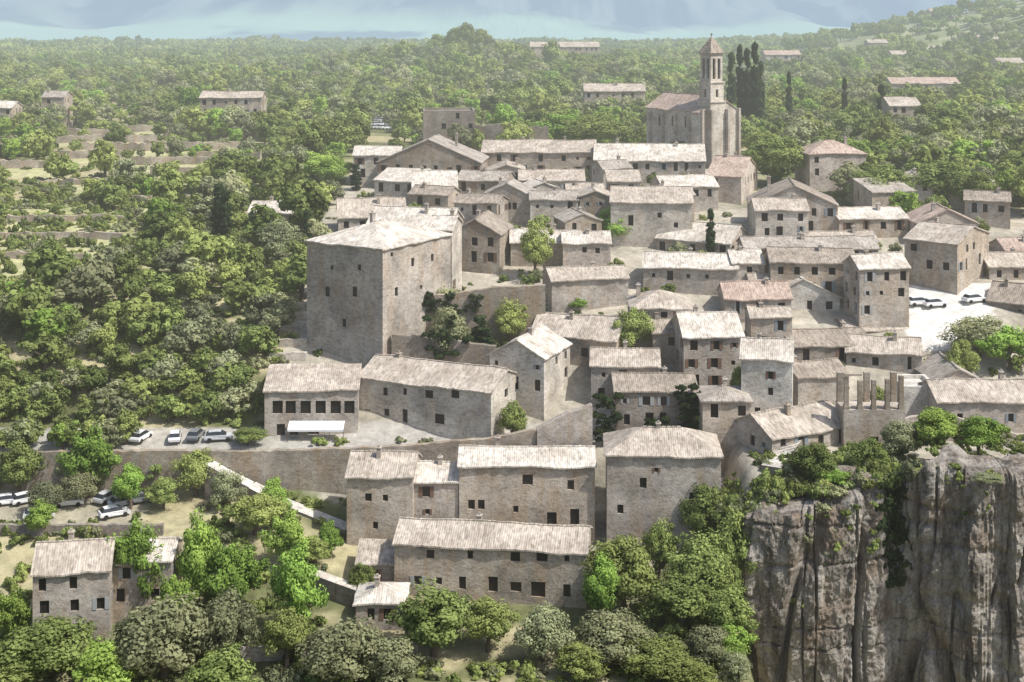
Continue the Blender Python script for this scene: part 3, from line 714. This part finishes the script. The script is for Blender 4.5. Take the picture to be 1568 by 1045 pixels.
# ---------------------------------------------------------------- cliff
path=[(27.2,210),(27.3,198),(28,188),(30.5,181.5),(38,179),(45.5,179.5),(49.5,184),(53,179.5),(60,177),(70,177),(95,180),(140,178)]
P=[]
for a,b in zip(path[:-1],path[1:]):
    n=max(1,int(math.dist(a,b)/.2))
    for i in range(n): P.append((a[0]+(b[0]-a[0])*i/n,a[1]+(b[1]-a[1])*i/n))
P=np.array(P)
for _ in range(10): P[1:-1]=(P[:-2]+P[1:-1]*2+P[2:])/4
T=np.gradient(P,axis=0);T/=np.linalg.norm(T,axis=1)[:,None];NN=np.stack([T[:,1],-T[:,0]],1)
s=np.concatenate([[0],np.cumsum(np.linalg.norm(np.diff(P,axis=0),axis=1))])
def topz(x): return CAMZ+np.interp(x,[27,33,40,47,50,52.5,56,70,140],[-66,-62.5,-61.5,-60.2,-60,-57.4,-56.8,-57,-57])
tz=topz(P[:,0])+(vnoise(s*.4,s*0,3)-.5)*1.2+np.floor(vnoise(s*.3,s*0,33)*4)/4*1.5-.8
nz=200;zs=np.linspace(0,1,nz)
G=[]
for j in range(nz):
    z=(CAMZ-104)+(tz-(CAMZ-104))*zs[j]
    wv=(vnoise(s*.08,z*.05,6)-.5)*3
    colm=np.abs(vnoise((s+wv)*.22,z*.018,1)-.5)*2; crack=np.exp(-(colm/.09)**2)
    colm2=np.abs(vnoise((s+wv)*.6,z*.05,2)-.5)*2; crack2=np.exp(-(colm2/.10)**2)
    slab=np.floor(vnoise((s+wv*.5)*.38,z*.035,12)*6)/6
    blk=np.floor(vnoise(s*.7,z*.3,13)*5)/5
    led=np.abs(vnoise(s*.05,z*.38,14)-.5)*2;ledc=np.exp(-(led/.09)**2)
    disp=vnoise(s*.1,z*.03,5)*2.2+slab*2.6+blk*.6-crack*2.2-crack2*.9-ledc*.45+(fbm(s*1.2,z*.7,7)-.5)*.9+(fbm(s*3.2,z*2.4,17,3)-.5)*.45
    disp=disp-2.2
    dtop=tz-z;disp=disp-np.exp(-(dtop/.5))*.6
    G.append(np.stack([P[:,0]+NN[:,0]*disp,P[:,1]+NN[:,1]*disp,z],1))
last=G[-1]
for j in range(1,9):
    b=j*1.1;zz=tz+.3*math.sin(j/8*3.14)+(vnoise(s*.6,s*0+b,8)-.5)*.6-max(0,j-6)*1.6
    G.append(np.stack([last[:,0]-NN[:,0]*b,last[:,1]-NN[:,1]*b,zz],1))
G=np.array(G);a,b2=G.shape[:2];idx=np.arange(a*b2).reshape(a,b2)
fc=np.stack([idx[:-1,:-1],idx[:-1,1:],idx[1:,1:],idx[1:,:-1]],-1).reshape(-1,4)
cm,nt=newmat('limestone_cliff')
g=N(nt,'ShaderNodeNewGeometry')
mp=N(nt,'ShaderNodeMapping');L(nt,g.outputs['Position'],mp.inputs[0]);mp.inputs['Scale'].default_value=(1,1,.24)
n1=N(nt,'ShaderNodeTexNoise',i_Scale=.42,i_Detail=7.0,i_Roughness=.68);L(nt,mp.outputs[0],n1.inputs[0])
n2=N(nt,'ShaderNodeTexNoise',i_Scale=.22,i_Detail=6.0);L(nt,g.outputs['Position'],n2.inputs[0])
n3=N(nt,'ShaderNodeTexNoise',i_Scale=2.2,i_Detail=6.0,i_Roughness=.7);L(nt,g.outputs['Position'],n3.inputs[0])
c=ramp(nt,n1.outputs[0],[(.36,(.09,.08,.07)),(.46,(.24,.215,.185)),(.56,(.39,.355,.315)),(.72,(.49,.455,.41))])
c=mixc(nt,ramp(nt,n2.outputs[0],[(.50,0),(.64,.6)]),c,(.27,.205,.15))
c=mixc(nt,.8,c,ramp(nt,n3.outputs[0],[(.32,.45),(.6,1.0)]),'MULTIPLY')
bp=N(nt,'ShaderNodeBump',i_Strength=.9,i_Distance=.4);L(nt,n3.outputs[0],bp.inputs['Height'])
finish(nt,pr(nt,c,.95,bp.outputs[0],.1))
mesh_obj('limestone_cliff',G.reshape(-1,3).tolist(),fc.tolist(),[cm],smooth=False)
# ---------------------------------------------------------------- woodland scatter
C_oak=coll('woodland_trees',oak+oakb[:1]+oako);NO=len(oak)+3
C_bush=coll('shrubs',bushm);C_gr=coll('groves',grove);C_iv=coll('ivy',darkb)
def blocked(x,y,pad=2):
    for (x0,y0,c,s,w,d) in RECT:
        dx,dy=x-x0,y-y0
        if abs(dx)>60 or abs(dy)>60: continue
        a=dx*c+dy*s;b=-dx*s+dy*c
        if -pad<a<w+pad and -pad<b<d+pad: return True
    return False
pts=[];bp_=[]
def leftb(y): return float(np.interp(y,[203,212,218,222,245,280,320,355,380],[385,395,420,462,470,492,525,540,545]))
y=214.0
while y<930:
    st=5.9+max(0,(y-300))*.006
    x=-.48*y-20
    while x<.48*y+20:
        xx=x+random.uniform(-.45,.45)*st;yy=y+random.uniform(-.45,.45)*st
        u=CX+xx/yy*F
        x+=st
        ok=False
        if yy<366:
            if u<leftb(yy): ok=True
            if u>1140 and yy>318: ok=True
            if u>1290 and yy>292: ok=True
            if u>1330 and yy>286: ok=True
        else: ok=True
        if not ok: continue
        if 552+random.uniform(-8,8)<u<606+random.uniform(-8,8) and yy<490 and yy>345 and random.random()<.93: continue
        if math.hypot((u-60)/180,(yy-283)/20)<1 and random.random()<.85: continue
        if yy<213: continue
        if any(a-5<u<b+5 and D-13<yy<D+1.5 for a,b,D in TERR):
            if random.random()<.4: bp_.append((xx,yy,h1(xx,yy),random.uniform(0,6.28),random.uniform(.5,1.1),random.uniform(.4,.9),random.randrange(4)))
            continue
        zone=(70<u<415 and 332<yy<452)
        if zone and random.random()<.4:
            bp_.append((xx,yy,h1(xx,yy),random.uniform(0,6.28),random.uniform(.7,1.4),random.uniform(.5,1.2),random.randrange(4)));continue
        cl=float(fbm(xx/26,yy/26,21,3))
        if cl>.57 and random.random()<.7 and u<500 and yy>238:
            if random.random()<.7: bp_.append((xx,yy,h1(xx,yy),random.uniform(0,6.28),random.uniform(.7,1.6),random.uniform(.6,1.5),random.randrange(4)))
            continue
        if yy>400 and cl>.66 and random.random()<.6: continue
        if blocked(xx,yy,3.2): continue
        sc=random.uniform(.55,1.0)+ (random.random()**3)*.8
        if zone: sc*=.65
        if yy>400: sc*=1.12
        if u>1200 and yy<420: sc*=1.15
        if 500<u<1200 and 366<yy<420: sc*=.9
        if yy<222: sc*=.8
        pts.append((xx,yy,h1(xx,yy)-.3,random.uniform(0,6.28),sc*random.uniform(.9,1.2),sc*random.uniform(.8,1.15),random.randrange(NO)))
    y+=st
for i in range(46): # scrub along the road bank
    u=random.uniform(-60,385);yy=random.uniform(212.5,221);xx=X(u,yy);sc=random.uniform(.45,.85)
    pts.append((xx,yy,h1(xx,yy)-.3,random.uniform(0,6.28),sc*1.2,sc,random.randrange(NO)))
for i in range(22):
    u=random.uniform(-60,200);yy=random.uniform(204.8,206.5);xx=X(u,yy);sc=random.uniform(.4,.75)
    pts.append((xx,yy,h1(xx,yy)-.3,random.uniform(0,6.28),sc*1.1,sc,random.randrange(NO)))
nv=0
for i in range(900): # garden trees between the houses
    if nv>=46: break
    yy=random.uniform(214,335);u=random.uniform(600,1560);xx=X(u,yy)
    if blocked(xx,yy,1.9) or (1380<u<1530 and 224<yy<254): continue
    sc=random.uniform(.38,.72);nv+=1
    pts.append((xx,yy,h1(xx,yy)-.2,random.uniform(0,6.28),sc,sc*random.uniform(.9,1.2),random.randrange(NO)))
for (fx,fy,w,fz,fh_) in FARH:
    n=int(w/2.6)+4
    for i in range(n):
        xx=fx+random.uniform(-.15,1.15)*w;yy=fy-random.uniform(4,11);gz=h1(xx,yy)
        sc=(fz+fh_-gz)*random.uniform(.65,1.02)/7.0
        if sc>.2: pts.append((xx,yy,gz-.2,random.uniform(0,6.28),max(sc,.7),sc,random.randrange(NO)))
    for i in range(4):
        xx=fx+random.choice([-5,w+5])+random.uniform(-3,3);yy=fy+random.uniform(-3,6);sc=random.uniform(.9,1.3)*max(1,fh_/10)
        pts.append((xx,yy,h1(xx,yy)-.2,random.uniform(0,6.28),sc,sc,random.randrange(NO)))
scatter('woodland',pts,C_oak)
gp=[];y=930.0
while y<1900:
    st=16+(y-930)*.012;x=-.42*y
    while x<.42*y:
        xx=x+random.uniform(-.4,.4)*st;yy=y+random.uniform(-.4,.4)*st;x+=st
        if random.random()<.08 or blocked(xx,yy,9): continue
        hl=math.exp(-((xx-440)/200)**2-((yy-1050)/300)**2)
        if hl>.2 and float(fbm(xx/50,yy/22,57,2))>.48: continue
        sc=random.uniform(.75,1.2)*(1+(y-930)*.0004);gp.append((xx,yy,h1(xx,yy)-1,random.uniform(0,6.28),sc,sc*random.uniform(.6,1.4),random.randrange(4)))
    y+=st
scatter('distant_woodland',gp,C_gr)
# shrubs undergrowth
for i in range(1700):
    yy=random.uniform(157,330);u=random.uniform(-40,470 if yy>204 else 1130)
    if yy>204 and u>leftb(yy)-5: continue
    if 204<yy<212 or (191<yy<203 and u<200): continue
    if 172<yy<204 and 480<u<940: continue
    if 500<u<910 and yy<172 and yy>165: continue
    xx=X(u,yy)
    if blocked(xx,yy,1): continue
    if xx>25.5: continue
    bp_.append((xx,yy,h1(xx,yy)-.1,random.uniform(0,6.28),random.uniform(.6,1.5),random.uniform(.6,1.6),random.randrange(4)))
for i in range(900):
    yy=random.uniform(186,350);u=random.uniform(480,1600);xx=X(u,yy)
    if blocked(xx,yy,.6) or (1385<u<1525 and 226<yy<252) or (xx>27 and yy<192) or (yy<204 and u<1180 and u>900 and random.random()<.5): continue
    if random.random()<.4: continue
    sc=random.uniform(.35,1.0);bp_.append((xx,yy,h1(xx,yy)-.1,random.uniform(0,6.28),sc,sc*1.1,random.randrange(4)))
for i in range(110): # walled garden east of the mansion
    u=random.uniform(610,775);yy=random.uniform(223,236);xx=X(u,yy)
    if blocked(xx,yy,.5): continue
    sc=random.uniform(.5,1.2);bp_.append((xx,yy,h1(xx,yy)-.1,random.uniform(0,6.28),sc,sc*1.3,random.randrange(4)))
scatter('undergrowth',bp_,C_bush)
# cliff top shrubs + hanging growth
cp=[];iv=[]
for i in range(240):
    xx=random.uniform(28,51.5);yy=random.uniform(181.5,195)
    sc=random.uniform(.5,1.3);cp.append((xx,yy,max(h1(xx,yy),float(topz(xx)))-.3 if xx>33 else float(topz(xx))-1,random.uniform(0,6.28),sc,sc*random.uniform(.8,1.6),random.randrange(4)))
for i in range(60):
    xx=random.uniform(52,72);yy=random.uniform(184,195);sc=random.uniform(.4,1.0)
    cp.append((xx,yy,float(topz(xx))-.3,random.uniform(0,6.28),sc,sc*random.uniform(.6,1.2),random.randrange(4)))
for i in range(250):
    k=random.randrange(len(P));px,py=P[k]
    if px>66: continue
    zz=float(tz[k])-random.expovariate(1/(3.2 if px<50 else 1.2))
    sc=random.uniform(.3,.8);cp.append((px-NN[k][0]*.3,py-NN[k][1]*.3,zz-.5,random.uniform(0,6.28),sc,sc,random.randrange(4)))
for i in range(90):
    xx=random.uniform(47,51.5)
    sc=random.uniform(.4,.8);iv.append((xx,182.5+random.uniform(-1.2,.8),CAMZ-random.uniform(60.5,74),random.uniform(0,6.28),sc,sc*1.5,0))
scatter('cliff_shrubs',cp,C_bush)
for (ua,ub2,va,vb_,D) in ((908,955,598,680,205.2),(1040,1072,590,665,205.2),(990,1025,640,675,205),(640,740,450,475,230.3),(650,720,470,545,221)):
    for i in range(26):
        u=random.uniform(ua,ub2);v=random.uniform(va,vb_);sc=random.uniform(.35,.7)
        iv.append((X(u,D),D,Z(v,D)-.5,random.uniform(0,6.28),sc,sc,0))
scatter('ivy',iv,C_iv)
# ---------------------------------------------------------------- individual trees
for a in [('bigb',205,800,176,95),('bigb',302,795,178,85),('bigb',352,832,176,95),('bigb',455,843,172,95),('bigb',440,788,184,75),('big',390,757,190,95),
    ('bigo',250,915,165,190),('big',60,955,164,170),('bigb',155,985,161,130),('bigo',528,950,163,160),('big',665,903,168,145),('big',748,915,169,95),('bigo',830,928,167,105),
    ('bigo',932,940,166,135),('big',955,825,177,125),('bigb',925,850,174,80),('big',1075,825,178,125),('big',1045,880,173,130),('big',1085,742,189,95),('big',1115,905,171,95),('big',1120,790,182,80),
    ('big',300,685,202,75),('bigb',140,662,202,90),('bigo',70,738,196,70),('bigb',20,905,171,70),('big',1010,985,163,130),('big',30,680,202,80),('bigo',1130,1000,163,60),
    ('bigb',950,330,272,75),('bigb',930,318,276,50),('big',820,345,252,62),('big',780,462,229,62),('bigo',680,440,233,80),('bigb',886,456,240,42),('big',970,470,226,70),('bigo',690,470,224,70),
    ('big',785,612,206.5,50),('big',1190,205,322,110),('big',1350,250,300,110),('big',1440,246,302,110),('big',1490,262,296,80),('bigb',480,232,330,90),('bigb',510,240,325,60),
    ('bigo',1500,485,226,110),('bigb',1545,500,222,90),('big',1470,520,218,60),('bigb',1430,625,190,90),('bigb',1500,640,188,80),('bigo',1380,645,190,80),('big',1330,670,188,80),('big',1250,680,187,80),('bigb',1280,720,184,60),('bigo',1510,760,176,50),
    ('bigb',1110,345,275,50),('big',555,860,180,50),('bigo',430,335,262,90),('big',1040,215,352,60),('big',910,175,372,120),('bigb',870,172,385,100),
    ('bigo',410,640,214,50),('big',715,34,790,34),('big',697,42,795,40),('big',738,44,790,40),('big',670,52,800,36),('bigb',200,712,198,70),('bigo',120,720,200,80),('big',250,730,198,60),('bigb',60,770,190,60),('big',380,655,205.8,60),('bigo',345,720,198,60),('bigb',420,735,194,60),
    ('big',480,820,186,60),('bigb',505,800,188,45),('bigo',350,910,168,110),('big',440,930,166,80),('bigo',600,980,162,110),('bigb',110,880,174,70),('bigb',265,880,172,60),('big',0,1000,162,110),('big',340,1000,160,120),('big',890,985,163,90),('big',1010,800,184,60),
    ('big',860,300,300,50),('big',1130,560,212,30),('bigb',1080,600,206,34),('big',1105,850,176,70),('bigo',1085,960,166,90),('bigb',1120,960,167,70),('big',1060,1010,160,90)]:
    z=None
    if a[1]>1230 and a[3]<192 and a[2]>600: z=float(topz(X(a[1],a[3])))-1.2
    nm={'big':'oak_tree','bigb':'lime_tree','bigo':'olive_tree'}[a[0]]
    plant(a[0],a[1],a[2],a[3],a[4],nm,z=z)
for a in [(735,482,226,32),(745,500,225,26),(335,280,275,26),(345,290,272,24),(1120,78,430,17),(1133,66,432,15),(1144,72,434,16),(1156,62,430,17),(1165,92,434,14),(1293,118,440,12),(1350,128,430,18),(1208,108,440,11),(545,250,318,20),(830,455,236,18),(1088,318,262,16),(470,320,264,18)]:
    plant('cyp',a[0],a[1],a[2],a[3],'cypress_tree') if a[3]>400 and False else plant('cyp',a[0],a[1],a[2],a[3],'cypress_tree')
# ---------------------------------------------------------------- cars
TYRE=plain('tyre',(.02,.02,.02));CG=plain('car_glass',(.03,.035,.04),.1,.6)
def carmesh(paint):
    V=[];Fc=[];mi=[]
    prof_=[(-2.05,.32),(-2.1,.62),(-2.0,.88),(-1.75,.95),(.95,.95),(1.85,.80),(2.08,.62),(2.08,.32)]
    n=len(prof_);k=0
    for sy in (-1,1):
        for px,pz in prof_: V.append((px,sy*(.84 if .5<pz<.9 else .79),pz))
    for i in range(n): j=(i+1)%n;Fc.append((i,j,n+j,n+i));mi.append(0)
    Fc+=[tuple(range(n)),tuple(range(2*n-1,n-1,-1))];mi+=[0,0]
    cab=[(-1.85,.95),(-1.45,1.40),(-.2,1.47),(.35,1.42),(1.1,.95)];k=len(V);m=len(cab)
    for sy in (-1,1):
        for px,pz in cab: V.append((px,sy*(.78 if pz<1 else .62),pz))
    for i in range(m-1): Fc.append((k+i,k+i+1,k+m+i+1,k+m+i));mi.append(1 if i in(0,3) else 0)
    Fc+=[tuple(range(k,k+m)),tuple(range(k+2*m-1,k+m-1,-1))];mi+=[1,1]
    for wx in (-1.3,1.3):
        for sy in (-1,1):
            k=len(V);q=12
            for yy in (.62,.87):
                for i in range(q): V.append((wx+.32*math.cos(i/q*6.283),sy*yy,.32+.32*math.sin(i/q*6.283)))
            for i in range(q): Fc.append((k+i,k+(i+1)%q,k+q+(i+1)%q,k+q+i));mi.append(2)
            Fc+=[tuple(range(k,k+q)),tuple(range(k+2*q-1,k+q-1,-1))];mi+=[2,2]
    me=bpy.data.meshes.new('car');me.from_pydata(V,[],Fc)
    for mm in (paint,CG,TYRE): me.materials.append(mm)
    me.polygons.foreach_set('material_index',mi);return me
cars=[carmesh(plain('paint_'+n,c,.3,.5)) for n,c in (('white',(.75,.75,.75)),('silver',(.5,.51,.53)),('grey',(.18,.19,.2)),('red',(.28,.08,.07)))]
for (u,D,an) in [(216,207.5,75),(268,207.3,100),(300,207.8,84),(335,207.2,10)]+[(14,199.5,20),(40,200,35),(105,199,15),(165,200.5,60),(190,199,40),(215,200,25),(175,195.5,30),(60,195,15)]+[(1408,241,10),(1432,240.5,15),(1492,242,20),(120,180,40),(265,172,90)]+[(560+(i%6)*9,440+(i//6)*14,30+(i*31)%60) for i in range(18)]:
    o=bpy.data.objects.new('parked_car',random.choice([cars[0],cars[0],cars[1],cars[1],cars[2],cars[0]] if D<300 else cars[:3]));S.collection.objects.link(o)
    x=X(u,D);o.location=(x,D,h1(x,D)+.02);o.rotation_euler=(0,0,math.radians(an))
# ---------------------------------------------------------------- camera, light
cam=bpy.data.cameras.new('camera');co=bpy.data.objects.new('camera',cam);S.collection.objects.link(co);S.camera=co
co.location=(0,0,CAMZ);co.rotation_euler=(math.radians(90),0,0);cam.sensor_width=36;cam.lens=F/1568*36;cam.shift_y=-(522.5-HV)/1568;cam.clip_end=40000;cam.clip_start=1
el=math.radians(55);az=Vector((.90,-.43)).normalized()
sv=Vector((az.x*math.cos(el),az.y*math.cos(el),math.sin(el)))
sl=bpy.data.lights.new('sun','SUN');sl.energy=5;sl.angle=math.radians(.9);sl.color=(1,.965,.90)
so=bpy.data.objects.new('sun',sl);S.collection.objects.link(so);so.rotation_euler=sv.to_track_quat('Z','Y').to_euler();so.location=(0,0,300)
wd=bpy.data.worlds.new('World');S.world=wd;wd.use_nodes=True;nt=wd.node_tree;nt.nodes.clear()
sk=nt.nodes.new('ShaderNodeTexSky');sk.sky_type='NISHITA';sk.sun_disc=False;sk.sun_elevation=el;sk.sun_rotation=math.atan2(az.x,az.y);sk.air_density=1.2;sk.dust_density=3
bg=nt.nodes.new('ShaderNodeBackground');bg.inputs[1].default_value=.15;ow=nt.nodes.new('ShaderNodeOutputWorld')
nt.links.new(sk.outputs[0],bg.inputs[0]);nt.links.new(bg.outputs[0],ow.inputs[0])
S.view_settings.view_transform='Standard';S.view_settings.look='None';S.view_settings.exposure=0
print('trees',len(pts),'groves',len(gp),'bush',len(bp_))
